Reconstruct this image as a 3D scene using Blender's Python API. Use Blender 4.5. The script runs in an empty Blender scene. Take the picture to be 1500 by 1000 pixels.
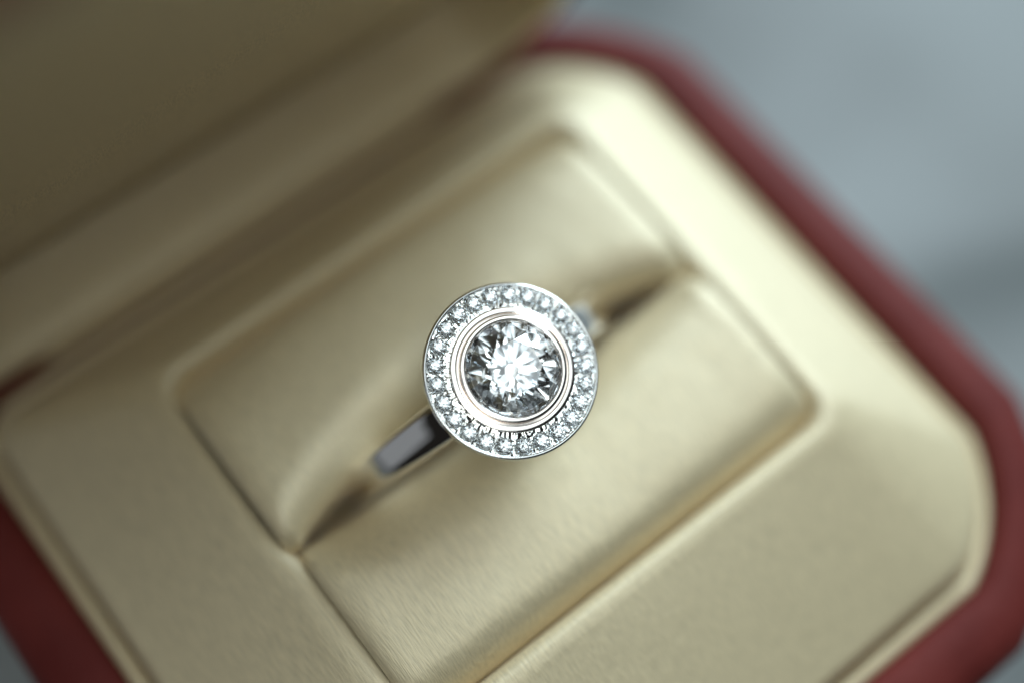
import bpy, math, random
from mathutils import Vector, Matrix, noise

random.seed(7)
MM = 0.001
SC = bpy.context.scene
COL = SC.collection

# ------------------------------------------------------------------ camera
cam_d = bpy.data.cameras.new("camera")
cam = bpy.data.objects.new("camera", cam_d)
COL.objects.link(cam)
SC.camera = cam
CAM = Vector((-17.715, -21.211, 73.54))
R = Matrix(((0.78758195, 0.55752976, -0.26244091),
            (-0.6155565, 0.731435, -0.29341616),
            (0.02837023, 0.39263648, 0.91925607)))
cam.matrix_world = Matrix.Translation(CAM * MM) @ R.to_4x4()
cam_d.sensor_width = 36.0
cam_d.lens = 48.0
cam_d.clip_start = 0.002
cam_d.clip_end = 20.0
cam_d.dof.use_dof = True
HEAD = Vector((0.22, -1.30, 7.14))                 # centre of the ring's halo, mm
cam_d.dof.focus_distance = (CAM - HEAD).dot(R.col[2]) * MM - 0.0003
cam_d.dof.aperture_fstop = 5.0
cam_d.dof.aperture_blades = 9

# ------------------------------------------------------------------ world, lamps, exposure
world = bpy.data.worlds.new("World")
SC.world = world
world.use_nodes = True
bg = world.node_tree.nodes["Background"]
bg.inputs[0].default_value = (1.0, 0.95, 0.88, 1)
bg.inputs[1].default_value = 0.012


def area_lamp(name, direction, dist, sx, sy, watts, colour):
    l = bpy.data.lights.new(name, 'AREA')
    l.shape = 'RECTANGLE'
    l.size, l.size_y, l.energy, l.color = sx, sy, watts, colour
    o = bpy.data.objects.new(name, l)
    COL.objects.link(o)
    d = Vector(direction).normalized()
    o.location = d * dist
    o.rotation_euler = d.to_track_quat('Z', 'Y').to_euler()
    return o


area_lamp("window_light", (0.80, 0.38, 0.46), 0.55, 0.35, 0.32, 4.3, (0.70, 0.88, 1.0))
area_lamp("ceiling_light", (0.20, 0.15, 0.95), 0.50, 0.46, 0.46, 1.12, (0.86, 0.97, 1.0))
area_lamp("front_fill", (-0.10, -0.33, 0.94), 0.50, 0.17, 0.17, 0.40, (0.93, 1.0, 0.98))  # added fill lamp, brightens the lid band and the front satin
area_lamp("shank_fill", (-0.86, 0.28, 0.36), 0.42, 0.42, 0.34, 0.11, (0.85, 0.93, 1.0))  # added lamp standing in for room brightness, lifts the shank's dark reflection

SC.view_settings.view_transform = 'Standard'
SC.view_settings.look = 'None'
SC.view_settings.exposure = 0.0
SC.view_settings.gamma = 1.0
SC.view_settings.use_curve_mapping = False
SC.render.engine = 'CYCLES'
cy = SC.cycles
cy.max_bounces = 24
cy.transmission_bounces = 24
cy.glossy_bounces = 12
cy.diffuse_bounces = 6
cy.blur_glossy = 0.0
cy.sample_clamp_indirect = 12.0
cy.use_denoising = True


# ------------------------------------------------------------------ materials
class NT:
    def __init__(self, name):
        self.m = bpy.data.materials.new(name)
        self.m.use_nodes = True
        self.t = self.m.node_tree
        self.b = self.t.nodes["Principled BSDF"]

    def n(self, kind, **kw):
        x = self.t.nodes.new(kind)
        for k, v in kw.items():
            setattr(x, k, v)
        return x

    def l(self, a, b):
        self.t.links.new(a, b)

    def s(self, **kw):
        for k, v in kw.items():
            self.b.inputs[k.replace('_', ' ')].default_value = v


def ramp(nt, fac, stops):
    r = nt.n('ShaderNodeValToRGB')
    e = r.color_ramp.elements
    while len(e) < len(stops):
        e.new(0.5)
    for el, (p, c) in zip(e, stops):
        el.position, el.color = p, (*c, 1)
    nt.l(fac, r.inputs[0])
    return r.outputs[0]


def mat_satin(name, base, thread=1.0):
    nt = NT(name)
    co = nt.n('ShaderNodeTexCoord').outputs['Object']
    mp = nt.n('ShaderNodeMapping')
    mp.inputs['Scale'].default_value = (12000, 1000, 3000)      # threads run front to back
    nt.l(co, mp.inputs[0])
    n1 = nt.n('ShaderNodeTexNoise')
    n1.inputs['Scale'].default_value = 1.0
    n1.inputs['Detail'].default_value = 3.0
    nt.l(mp.outputs[0], n1.inputs['Vector'])
    mp2 = nt.n('ShaderNodeMapping')
    mp2.inputs['Scale'].default_value = (900, 3400, 900)      # faint cross weave
    nt.l(co, mp2.inputs[0])
    n2 = nt.n('ShaderNodeTexNoise')
    n2.inputs['Scale'].default_value = 1.0
    nt.l(mp2.outputs[0], n2.inputs['Vector'])
    mix = nt.n('ShaderNodeMath', operation='MULTIPLY_ADD')
    nt.l(n2.outputs[0], mix.inputs[0])
    mix.inputs[1].default_value = 0.35
    nt.l(n1.outputs[0], mix.inputs[2])
    bp = nt.n('ShaderNodeBump')
    bp.inputs['Strength'].default_value = 0.6 * thread
    bp.inputs['Distance'].default_value = 0.00006
    nt.l(mix.outputs[0], bp.inputs['Height'])
    nt.l(bp.outputs[0], nt.b.inputs['Normal'])
    d = tuple(c * 0.80 for c in base)
    col = ramp(nt, n1.outputs[0], [(0.30, d), (0.62, base)])
    nt.l(col, nt.b.inputs['Base Color'])
    tan = nt.n('ShaderNodeTangent', direction_type='UV_MAP')
    nt.l(tan.outputs[0], nt.b.inputs['Tangent'])
    nt.s(Metallic=0.17, Roughness=0.47, Specular_IOR_Level=0.95, Anisotropic=0.45, Sheen_Weight=0.2, Sheen_Roughness=0.4)
    return nt.m


def mat_leather(name):
    nt = NT(name)
    co = nt.n('ShaderNodeTexCoord').outputs['Object']
    v = nt.n('ShaderNodeTexVoronoi')
    v.inputs['Scale'].default_value = 1500
    nt.l(co, v.inputs['Vector'])
    n = nt.n('ShaderNodeTexNoise')
    n.inputs['Scale'].default_value = 180
    nt.l(co, n.inputs['Vector'])
    nt.l(ramp(nt, n.outputs[0], [(0.3, (0.115, 0.017, 0.014)), (0.7, (0.155, 0.026, 0.021))]), nt.b.inputs['Base Color'])
    bp = nt.n('ShaderNodeBump')
    bp.inputs['Strength'].default_value = 0.35
    bp.inputs['Distance'].default_value = 0.0001
    nt.l(v.outputs['Distance'], bp.inputs['Height'])
    nt.l(bp.outputs[0], nt.b.inputs['Normal'])
    nt.s(Roughness=0.6, Specular_IOR_Level=0.15)
    return nt.m


def mat_metal(name, base, rough):
    nt = NT(name)
    co = nt.n('ShaderNodeTexCoord').outputs['Object']
    n = nt.n('ShaderNodeTexNoise')
    n.inputs['Scale'].default_value = 900
    n.inputs['Detail'].default_value = 4
    nt.l(co, n.inputs['Vector'])
    mr = nt.n('ShaderNodeMapRange')
    mr.inputs['To Min'].default_value = rough * 0.6
    mr.inputs['To Max'].default_value = rough * 1.5
    nt.l(n.outputs[0], mr.inputs[0])
    nt.l(mr.outputs[0], nt.b.inputs['Roughness'])
    nt.s(Base_Color=(*base, 1), Metallic=1.0)
    return nt.m


def mat_diamond(name):
    m = bpy.data.materials.new(name)
    m.use_nodes = True
    t = m.node_tree
    t.nodes.remove(t.nodes["Principled BSDF"])
    out = t.nodes["Material Output"]
    g = t.nodes.new('ShaderNodeBsdfGlass')
    g.inputs['Color'].default_value = (0.985, 0.995, 1.0, 1)
    g.inputs['Roughness'].default_value = 0.0
    g.inputs['IOR'].default_value = 2.417
    prev = g.outputs[0]
    t.links.new(prev, out.inputs[0])
    return m


def mat_table(name):
    nt = NT(name)
    co = nt.n('ShaderNodeTexCoord').outputs['Object']
    n = nt.n('ShaderNodeTexNoise')
    n.inputs['Scale'].default_value = 32
    n.inputs['Detail'].default_value = 2.5
    n.inputs['Distortion'].default_value = 0.6
    nt.l(co, n.inputs['Vector'])
    nt.l(ramp(nt, n.outputs[0], [(0.36, (0.125, 0.135, 0.13)), (0.50, (0.215, 0.225, 0.22)), (0.66, (0.29, 0.305, 0.30))]),
         nt.b.inputs['Base Color'])
    f = nt.n('ShaderNodeTexNoise')
    f.inputs['Scale'].default_value = 900
    nt.l(co, f.inputs['Vector'])
    bp = nt.n('ShaderNodeBump')
    bp.inputs['Strength'].default_value = 0.3
    bp.inputs['Distance'].default_value = 0.0003
    nt.l(f.outputs[0], bp.inputs['Height'])
    nt.l(bp.outputs[0], nt.b.inputs['Normal'])
    nt.s(Roughness=0.7, Specular_IOR_Level=0.3)
    return nt.m


SATIN = (0.75, 0.62, 0.385)
M_SATIN = mat_satin("champagne_satin", SATIN)
M_LEATHER = mat_leather("red_leather")
M_GOLD = mat_metal("white_gold", (0.88, 0.85, 0.82), 0.07)
M_HALO = mat_metal("rhodium_white_gold", (0.86, 0.865, 0.85), 0.12)
M_BEZEL = mat_metal("warm_white_gold", (0.94, 0.88, 0.835), 0.05)
M_DIAMOND = mat_diamond("diamond_crystal")
M_TABLE = mat_table("pale_tabletop")


# ------------------------------------------------------------------ mesh helpers (mm in, metres out)
def obj(name, verts, faces, mat, parent=None, smooth=True, kind=None, uv=True):
    me = bpy.data.meshes.new(name)
    me.from_pydata([(v[0] * MM, v[1] * MM, v[2] * MM) for v in verts], [], faces)
    me.update()
    if smooth:
        me.polygons.foreach_set('use_smooth', [True] * len(me.polygons))
    if uv:
        u = me.uv_layers.new(name="UVMap")
        for lp in me.loops:
            c = me.vertices[lp.vertex_index].co
            u.data[lp.index].uv = (c.x * 20, c.y * 20)
    me.materials.append(mat)
    o = bpy.data.objects.new(name, me)
    COL.objects.link(o)
    if parent:
        o.parent = parent
    if kind:
        o["kind"] = kind
    return o


def rrect(x0, x1, y0, y1, r, nc=10, ne=10, cham=0.0):
    """rounded rectangle, counter-clockwise, constant number of points"""
    pts = []
    q4 = r if isinstance(r, tuple) else (r,) * 4
    cs = [(x1 - q4[0], y0 + q4[0], -90), (x1 - q4[1], y1 - q4[1], 0), (x0 + q4[2], y1 - q4[2], 90), (x0 + q4[3], y0 + q4[3], 180)]
    for i, (cx, cyy, a0) in enumerate(cs):
        r = q4[i]
        arc = [(cx + r * math.cos(math.radians(a0 + 90 * k / nc)), cyy + r * math.sin(math.radians(a0 + 90 * k / nc)))
               for k in range(nc + 1)]
        if cham:
            p, q = arc[0], arc[-1]
            arc = [(ax + (p[0] + (q[0] - p[0]) * k / nc - ax) * cham, ay + (p[1] + (q[1] - p[1]) * k / nc - ay) * cham) for k, (ax, ay) in enumerate(arc)]
        pts += arc
        nx, ny, na = cs[(i + 1) % 4]
        r = q4[(i + 1) % 4]
        q = (nx + r * math.cos(math.radians(na)), ny + r * math.sin(math.radians(na)))
        p = arc[-1]
        pts += [(p[0] + (q[0] - p[0]) * k / ne, p[1] + (q[1] - p[1]) * k / ne) for k in range(1, ne)]
    return pts


def loft(loops, closed_profile=False, cap_first=False, cap_last=False):
    n = len(loops[0])
    V = [p for lp in loops for p in lp]
    F = []
    m = len(loops)
    for i in range(m if closed_profile else m - 1):
        a, b = i * n, ((i + 1) % m) * n
        for k in range(n):
            k2 = (k + 1) % n
            F.append((a + k, a + k2, b + k2, b + k))
    if cap_first:
        F.append(tuple(reversed(range(n))))
    if cap_last:
        F.append(tuple(range((m - 1) * n, m * n)))
    return V, F


def lathe(profile, n=128, closed=False):
    loops = [[(r * math.cos(2 * math.pi * k / n), r * math.sin(2 * math.pi * k / n), z) for k in range(n)] for r, z in profile]
    return loft(loops, closed_profile=closed)


def merge(parts):
    V, F = [], []
    for v, f in parts:
        o = len(V)
        V += list(v)
        F += [tuple(i + o for i in q) for q in f]
    return V, F


def empty(name, loc, mat3=None):
    e = bpy.data.objects.new(name, None)
    e.empty_display_size = 0.005
    COL.objects.link(e)
    m = mat3.to_4x4() if mat3 else Matrix.Identity(4)
    e.matrix_world = Matrix.Translation(Vector(loc) * MM) @ m
    return e


# ------------------------------------------------------------------ the surface it stands on
TZ = -27.0
N = 220
S = 1100.0
tv = []
for j in range(N + 1):
    for i in range(N + 1):
        a, b = i / N * 2 - 1, j / N * 2 - 1
        x, y = S * 0.5 * (0.25 * a + 0.75 * a ** 3), S * 0.5 * (0.25 * b + 0.75 * b ** 3)
        d = max(0.0, min(1.0, (max(abs(x), abs(y)) - 27) / 25))
        z = TZ - 0.15 + d * (1.6 * noise.noise((x * 0.035 + 3, y * 0.022, 0.3)) - 1.2)
        tv.append((x, y, z))
tf = [(j * (N + 1) + i, j * (N + 1) + i + 1, (j + 1) * (N + 1) + i + 1, (j + 1) * (N + 1) + i) for j in range(N) for i in range(N)]
obj("table_surface", tv, tf, M_TABLE, kind="structure", uv=False)

# ------------------------------------------------------------------ the ring box
box = empty("ring_box", (0, 0, TZ))
box["label"] = "open dark red ring box lined with champagne satin, slit cushion inside"
box["category"] = "ring box"
OFF = -TZ                                            # children are built in mm above the table


def up(V):
    return [(x, y, z + OFF) for x, y, z in V]


# outline of the cream lip (outer edge); every other outline is an offset of it
X0, X1, Y0, Y1 = -25.4, 23.9, -25.2, 19.8
RC = (7.2, 6.2, 3.2, 7.0)                            # corner radii: front right, back right, back left, front left


def outline(off, z, r=None, zf=None):
    rr = tuple(max(0.6, c + off) for c in RC) if r is None else r
    pts = rrect(X0 - off, X1 + off, Y0 - off, Y1 + off, rr, cham=0.5)
    return [(x, y, z) if zf is None else zf(x, y, z) for x, y in pts]


def hinge_dip(x, y, z):                               # the red rim stops short along the hinge
    k = max(0.0, min(1.0, ((14.8 if x > 0 else 22.5) - abs(x)) / 2.5)) if y > Y1 - 1 else 0.0
    if y > Y1 + 0.4:
        y = y + (Y1 + 0.4 - y) * k
    return (x, y, z - 0.8 * k if z > -9 else z)


RIM = -4.3
shell = []
prof = [(-0.2, -10.0), (-0.2, RIM - 0.9), (0.0, RIM - 0.45), (0.35, RIM - 0.1), (0.9, RIM + 0.05), (1.7, RIM + 0.02), (2.7, RIM - 0.15),
        (3.5, RIM - 0.6), (4.0, RIM - 1.3), (4.2, RIM - 2.2), (4.3, -12.0), (4.3, TZ + 1.2), (3.9, TZ + 0.5), (3.0, TZ + 0.12)]
for o_, z_ in prof:
    shell.append(outline(o_, z_, zf=hinge_dip))
V, F = loft(shell, cap_last=False)
n_ = len(shell[0])
F.append(tuple(reversed(range(len(V) - n_, len(V)))))
obj("base_shell", up(V), F, M_LEATHER, box)

# cream lip just inside the red rim
lip = []
LT = -5.1
for k in range(9):
    a = math.pi * k / 8
    lip.append(outline(-0.65 + 0.5 * math.cos(a), LT - 0.5 + 0.5 * math.sin(a)))
lip = [outline(-0.10, -9.5)] + lip + [outline(-1.2, -9.5)]
V, F = loft(lip)
obj("satin_lip", up(V), [tuple(reversed(f)) for f in F], M_SATIN, box)

# padded frame round the cushion: four mitred slopes falling outwards
HX0, HX1, HY0, HY1 = -14.1, 14.5, -12.05, 11.9


def recess(off, z, r=1.4):
    pts = rrect(HX0 - off, HX1 + off, HY0 - off, HY1 + off, r + max(off, 0) * 0.5)
    out = []
    for x, y in pts:
        if x < HX0 + 1.5 and off < 3:                 # the left edge steps in a little in front of the slit
            s = 1 / (1 + math.exp((y + 0.6) * 2.2))
            x += 0.75 * s * max(0.0, 1 - abs(off) / 3)
        out.append((x, y, z))
    return out


fr = [recess(0, -9), recess(0, -1.2), recess(0.08, -0.4), recess(0.25, 0.1), recess(0.55, 0.42), recess(0.95, 0.46), recess(1.6, 0.2)]
pan = outline(-2.0, -3.75)
for t in (0.04, 0.25, 0.5, 0.75, 0.93, 0.98):
    a = recess(1.6, 0)
    bulge = 0.06 * math.sin(math.pi * t)
    fr.append([(p[0] + (q[0] - p[0]) * t, p[1] + (q[1] - p[1]) * t, 0.2 + (q[2] - 0.2) * t + bulge + 0.10 * noise.noise((p[0] * .2, p[1] * .2, t * 2)))
               for p, q in zip(a, pan)])
fr += [pan, outline(-1.6, -4.0), outline(-1.42, -4.4), outline(-1.35, -5.0), outline(-1.3, -9)]
V, F = loft(fr)
obj("padded_frame", up(V), F, M_SATIN, box)


# the two cushion halves that grip the ring
def cushion(sign):
    nx, rows = 90, []
    x0, x1 = (HX0 - 0.12, HX1 + 0.12)
    if sign < 0:
        x0 += 0.35
    for i in range(nx + 1):
        u = i / nx
        u = u + 0.10 * math.sin(2 * math.pi * u) * -0.6
        x = x0 + (x1 - x0) * u
        e = max(0.0, 1 - (x / 13.4) ** 2) if abs(x) < 13.4 else 0.0
        e = e ** 0.75
        mid = -0.62 + 0.80 * e
        gap = 0.06 + 1.15 * e
        ys = mid + sign * gap
        yo = sign * (12.05 - 0.12)
        crest = 1.45 if sign < 0 else 1.4
        ry, rz = (2.6 + 1.6 * e, 1.8 + 2.2 * e) if sign > 0 else (2.6 + 2.4 * e, 1.8 + 2.6 * e)         # the shoulder rolls into the slit
        row = []
        for z in (-11.0, -8.0, -5.5, -3.6):
            row.append((ys, z))
        for k in range(0, 13):
            a = math.pi / 2 * k / 12
            row.append((ys + sign * ry * (1 - math.cos(a)), crest - rz + rz * math.sin(a)))
        ya = ys + sign * ry
        for k in range(1, 31):
            t = 1 - (1 - k / 30) ** 1.6
            row.append((ya + (yo - ya) * t, crest - 0.45 * t * t - 2.0 * t ** 9))
        ze = crest - 2.45
        row.append((yo, ze - 5))
        # ends roll down too
        rx = 1.5
        dx = max(0.0, x - (x1 - rx)) if x > 0 else max(0.0, rx - (x - x0))
        q = min(1.0, dx / rx)
        drop = 0.6 * (1 - math.sqrt(max(0.0, 1 - q * q)))
        out = []
        for y, z in row:
            zz = z - drop
            if z > 0:
                zz += 0.16 * noise.noise((x * 0.16, y * 0.2, 4.0 * sign)) + 0.03 * noise.noise((x * 0.7, y * 0.35, 2.0))
            yy = y + max(0.0, -z + 0.5) * 0.27 if abs(y - ys) < 1.2 and z < 0.5 else y
            out.append((x, yy, zz))
        rows.append(out)
    m = len(rows[0])
    V = [p for r in rows for p in r]
    F = []
    for i in range(nx):
        for k in range(m - 1):
            q = (i * m + k, (i + 1) * m + k, (i + 1) * m + k + 1, i * m + k + 1)
            F.append(q if sign > 0 else tuple(reversed(q)))
    return obj("cushion", up(V), F, M_SATIN, box)


cushion(1)
cushion(-1)

# inner floor below the cushions keeps the slit dark
V = [(HX0, HY0, -10.6), (HX1, HY0, -10.6), (HX1, HY1, -10.6), (HX0, HY1, -10.6)]
obj("inner_floor", up(V), [(0, 1, 2, 3)], M_SATIN, box)

# satin strip that bridges the hinge
hs = []
HP = [(-0.3, -0.2), (0.1, -0.65), (0.55, -0.8), (0.85, -0.5), (0.98, 0.0), (1.25, 0.6), (1.6, 0.8)]
for x in [-24.6 + 41.2 * i / 40 for i in range(41)]:
    hs.append([(x, Y1 + a_, RIM + b_ + 0.06 * noise.noise((x * .4, b_, 0))) for a_, b_ in HP])
V = [p for r_ in hs for p in r_]
F = [(i * 7 + k, (i + 1) * 7 + k, (i + 1) * 7 + k + 1, i * 7 + k + 1) for i in range(40) for k in range(6)]
obj("hinge_strip", up(V), F, M_SATIN, box)

# the lid, opened a little past upright; built closed-flat in (x, s, t) and stood up on the hinge
TH = math.radians(-17)
HY, HZ = 21.6, -8.0


def stand(V):
    out = []
    for x, s, t in V:
        out.append((x, HY + s * math.sin(TH) + t * math.cos(TH), HZ + s * math.cos(TH) - t * math.sin(TH)))
    return up(out)


LH = Y1 - Y0 + 9.5


def lid_outline(off, t, r=None):
    rr = tuple(max(0.6, c + off) for c in (6.2, 8, 8, 3.2)) if r is None else r
    return [(x, s, t) for x, s in rrect(X0 - off, X1 - 3.3 + off, 3.5 - off, LH - 3.5 + off, rr, cham=0.5)]


ls = [lid_outline(o_, t_) for o_, t_ in [(-0.3, 3.0), (-0.2, 0.8), (0.0, 0.4), (0.4, 0.1), (1.0, 0.0), (1.5, 0.05), (1.9, 0.3), (2.15, 0.7),
                                       (2.3, 1.4), (2.3, 2.4), (2.3, 15.0), (2.0, 17.0), (1.2, 18.4), (-0.5, 19.4), (-4, 20.0)]]
V, F = loft(ls, cap_last=True)
lid = obj("lid_shell", stand(V), [tuple(reversed(f)) for f in F], M_LEATHER, box)
ll = []
for k in range(9):
    a = math.pi * k / 8
    ll.append(lid_outline(-0.75 + 0.6 * math.cos(a), -0.1 - 0.6 * math.sin(a) + 0.5))
ll = [lid_outline(-0.15, 6.0)] + ll + [lid_outline(-1.38, 2.0), lid_outline(-1.5, 4.4), lid_outline(-1.7, 5.6), lid_outline(-2.2, 6.0)]
V, F = loft(ll)
obj("lid_lining", stand(V), F, M_SATIN, lid)
lp_ = [lid_outline(-1.6, 7.5), lid_outline(-1.65, 6.2), lid_outline(-2.0, 5.6), lid_outline(-2.7, 5.2), lid_outline(-6, 4.6, 3), lid_outline(-12, 4.2, 1)]
V, F = loft(lp_, cap_last=True)
obj("lid_pad", stand(V), [tuple(reversed(f)) for f in F][:-1] + [tuple(reversed(F[-1]))], M_SATIN, lid)

# ------------------------------------------------------------------ the ring
RZ = Vector((0.012, -0.262, 0.965)).normalized()        # the head leans forward out of the slit
RX = (Vector((1, 0, 0)) - RZ * RZ.x).normalized()
RY = RZ.cross(RX)
RM = Matrix((RX, RY, RZ)).transposed()
RH, RO = 11.6, 9.9                                       # finger-hole centre below the halo, outer radius
BASE = RH + RO
ring = empty("diamond_ring", HEAD - RZ * BASE, RM)
ring["label"] = "white gold halo ring with bezel-set round diamond, held upright in the cushion slit"
ring["category"] = "ring"


def rup(V):
    return [(x, y, z + BASE) for x, y, z in V]


# shank: swept section with a flat outer face, soft bevels and a rounded inside
loops = []
NS = 160
for i in range(NS):
    a = 2 * math.pi * i / NS                             # 0 at the top
    c = math.cos(a)
    top = max(0.0, c)
    w = 1.72 + 0.75 * top ** 2.0
    th = 1.65 + 0.35 * top ** 3
    h = w / 2
    sec = []
    b = 0.30
    ro = RO
    raw = [(-h + b, ro), (-h * 0.35, ro + 0.04), (h * 0.35, ro + 0.04), (h - b, ro), (h - b * 0.45, ro - 0.07), (h - 0.08, ro - 0.24), (h, ro - 0.5),
           (h, ro - th + 0.5), (h - 0.12, ro - th + 0.2), (h - 0.4, ro - th + 0.05), (0, ro - th), (-h + 0.4, ro - th + 0.05), (-h + 0.12, ro - th + 0.2),
           (-h, ro - th + 0.5), (-h, ro - 0.5), (-h + 0.08, ro - 0.24), (-h + b * 0.45, ro - 0.07)]
    for y, r in raw:
        sec.append((r * math.sin(a), y, -RH + r * c))
    loops.append(sec)
V, F = loft(loops, closed_profile=True)
obj("shank", rup(V), [tuple(reversed(f)) for f in F], M_GOLD, ring)

# halo: plate with drilled seats, thin raised edge and a tapering gallery below
RHALO = 4.72
NST = 25
RST = 4.03
RS = 0.395
PH0 = math.radians(78) + math.radians(35)
NPH = NST * 20
rs = [3.05, 3.2, 3.34, 3.48, 3.56, 3.62, 3.68, 3.74, 3.80, 3.86, 3.92, 3.98, 4.03, 4.08, 4.14, 4.20, 4.26, 4.32, 4.38, 4.44, 4.49, 4.50]
loops = []
for r in rs:
    lp = []
    for k in range(NPH):
        a = 2 * math.pi * k / NPH
        s = (a - PH0) / (2 * math.pi / NST)
        ds = (s - round(s)) * (2 * math.pi / NST) * RST
        d = math.hypot(ds, r - RST)
        z = -0.11 + 0.06 * noise.noise((r * 6 * math.cos(a), r * 6 * math.sin(a), 1.5))
        if d < RS + 0.02:
            z = -0.14 - 0.62 * (1 - d / (RS + 0.02))
        lp.append((r * math.cos(a), r * math.sin(a), z))
    loops.append(lp)
for r, z in [(4.515, 0.05), (4.55, 0.085), (4.62, 0.09), (4.68, 0.06), (4.715, 0.0), (RHALO, -0.07), (RHALO, -0.35), (4.66, -0.45), (4.5, -0.52), (3.4, -0.75),
             (2.7, -1.25), (2.2, -1.9), (1.85, -2.6), (1.7, -3.4), (1.2, -3.4)]:
    loops.append([(r * math.cos(2 * math.pi * k / NPH), r * math.sin(2 * math.pi * k / NPH), z) for k in range(NPH)])
V, F = loft(loops)
halo = obj("halo_plate", rup(V), [tuple(reversed(f)) for f in F], M_HALO, ring)

# beads raised between the small stones
parts = []
for k in range(NST):
    for da, rr, rb in ((0.5 - 0.17, RST - 0.32, .115), (0.5 + 0.17, RST - 0.32, .115), (0.5 - 0.16, RST + 0.28, .11), (0.5 + 0.16, RST + 0.28, .11), (0.5, RST - 0.08, .085), (0.0, RST - 0.50, .07)):
        a = PH0 + (k + da) * 2 * math.pi / NST + random.uniform(-.008, .008)
        rr += random.uniform(-.015, .015)
        cx, cyy = rr * math.cos(a), rr * math.sin(a)
        v, f = lathe([(rb * math.sin(math.pi / 2 * t / 4) + 1e-4, rb * 1.35 * math.cos(math.pi / 2 * t / 4)) for t in range(5)] + [(rb, -0.12)], 10)
        parts.append(([(x + cx, y + cyy, z - 0.06) for x, y, z in v], [tuple(reversed(q)) for q in f]))
V, F = merge(parts)
obj("grain_beads", rup(V), [tuple(reversed(f)) for f in F], M_HALO, halo, kind="stuff")


# a round brilliant cut, unit radius, girdle at z = 0
def brilliant(rt=0.56, ca=34.5, pa=40.9, star=0.52, lower=0.77, g=0.02):
    tc, tp = math.tan(math.radians(ca)), math.tan(math.radians(pa))
    c22 = math.cos(math.pi / 8)
    hc, hp = (1 - rt) * tc, tp
    P = lambda r, k, z: (r * math.cos(k * math.pi / 8), r * math.sin(k * math.pi / 8), z)
    V, ix = [], {}

    def add(key, p):
        ix[key] = len(V)
        V.append(p)
    rS = rt * c22 + star * (1 - rt * c22)
    rL = 1 - lower
    for k in range(8):
        add(('t', k), P(rt, 2 * k, g + hc))
        add(('s', k), P(rS, 2 * k + 1, g + (1 - rS * c22) * tc))
        add(('l', k), P(rL, 2 * k + 1, -g - (1 - rL * c22) * tp))
    for k in range(16):
        add(('u', k), P(1, k, g))
        add(('d', k), P(1, k, -g))
    add('c', (0, 0, -g - hp))
    F = [tuple(ix['t', k] for k in range(8))]
    for k in range(8):
        k1, km = (k + 1) % 8, (k - 1) % 8
        F.append((ix['t', k], ix['s', k], ix['t', k1]))
        F.append((ix['t', k], ix['s', km], ix['u', 2 * k], ix['s', k]))
        F.append((ix['s', k], ix['u', 2 * k], ix['u', 2 * k + 1]))
        F.append((ix['s', k], ix['u', 2 * k + 1], ix['u', (2 * k + 2) % 16]))
        F.append((ix['c'], ix['l', k], ix['d', 2 * k], ix['l', km]))
        F.append((ix['l', k], ix['d', 2 * k + 1], ix['d', 2 * k]))
        F.append((ix['l', k], ix['d', (2 * k + 2) % 16], ix['d', 2 * k + 1]))
    for k in range(16):
        k1 = (k + 1) % 16
        F.append((ix['u', k], ix['d', k], ix['d', k1], ix['u', k1]))
    return V, F


def fix_normals(o):
    import bmesh
    bm = bmesh.new()
    bm.from_mesh(o.data)
    bmesh.ops.recalc_face_normals(bm, faces=bm.faces)
    bm.to_mesh(o.data)
    bm.free()


BV, BF = brilliant()
first = obj("accent_diamond", [(x * RS, y * RS, z * RS) for x, y, z in BV], BF, M_DIAMOND, halo, smooth=False, uv=False)
fix_normals(first)
for k in range(NST):
    o = first if k == 0 else first.copy()
    if k:
        COL.objects.link(o)
        o.parent = halo
    a = PH0 + k * 2 * math.pi / NST
    o.location = Vector((RST * math.cos(a), RST * math.sin(a), BASE - 0.02)) * MM
    o.rotation_euler = (random.uniform(-.05, .05), random.uniform(-.05, .05), random.uniform(0, 0.8))

# bezel: outer collar, groove, inner collar gripping the stone
bz = [(3.33, -0.3), (3.33, 0.30), (3.325, 0.34), (3.30, 0.372), (3.27, 0.385), (3.24, 0.39), (3.05, 0.39), (3.02, 0.385), (2.995, 0.365), (2.985, 0.33), (2.98, 0.28),
      (2.975, 0.0), (2.86, 0.0), (2.855, 0.44), (2.85, 0.50), (2.84, 0.54), (2.815, 0.572), (2.78, 0.588), (2.75, 0.592), (2.65, 0.592), (2.62, 0.588), (2.59, 0.568), (2.572, 0.53), (2.568, 0.48), (2.54, 0.30), (2.50, 0.22), (2.30, 0.03), (0.75, -1.7), (0.5, -1.75)]
V, F = lathe(bz, 160)
bezel = obj("bezel", rup(V), F, M_BEZEL, ring)
fix_normals(bezel)
RD = 2.52
stone = obj("diamond", [(x * RD, y * RD, z * RD) for x, y, z in BV], BF, M_DIAMOND, bezel, smooth=False, uv=False)
fix_normals(stone)
stone.location = Vector((0, 0, BASE + 0.26)) * MM
stone.rotation_euler = (0, 0, math.radians(13))
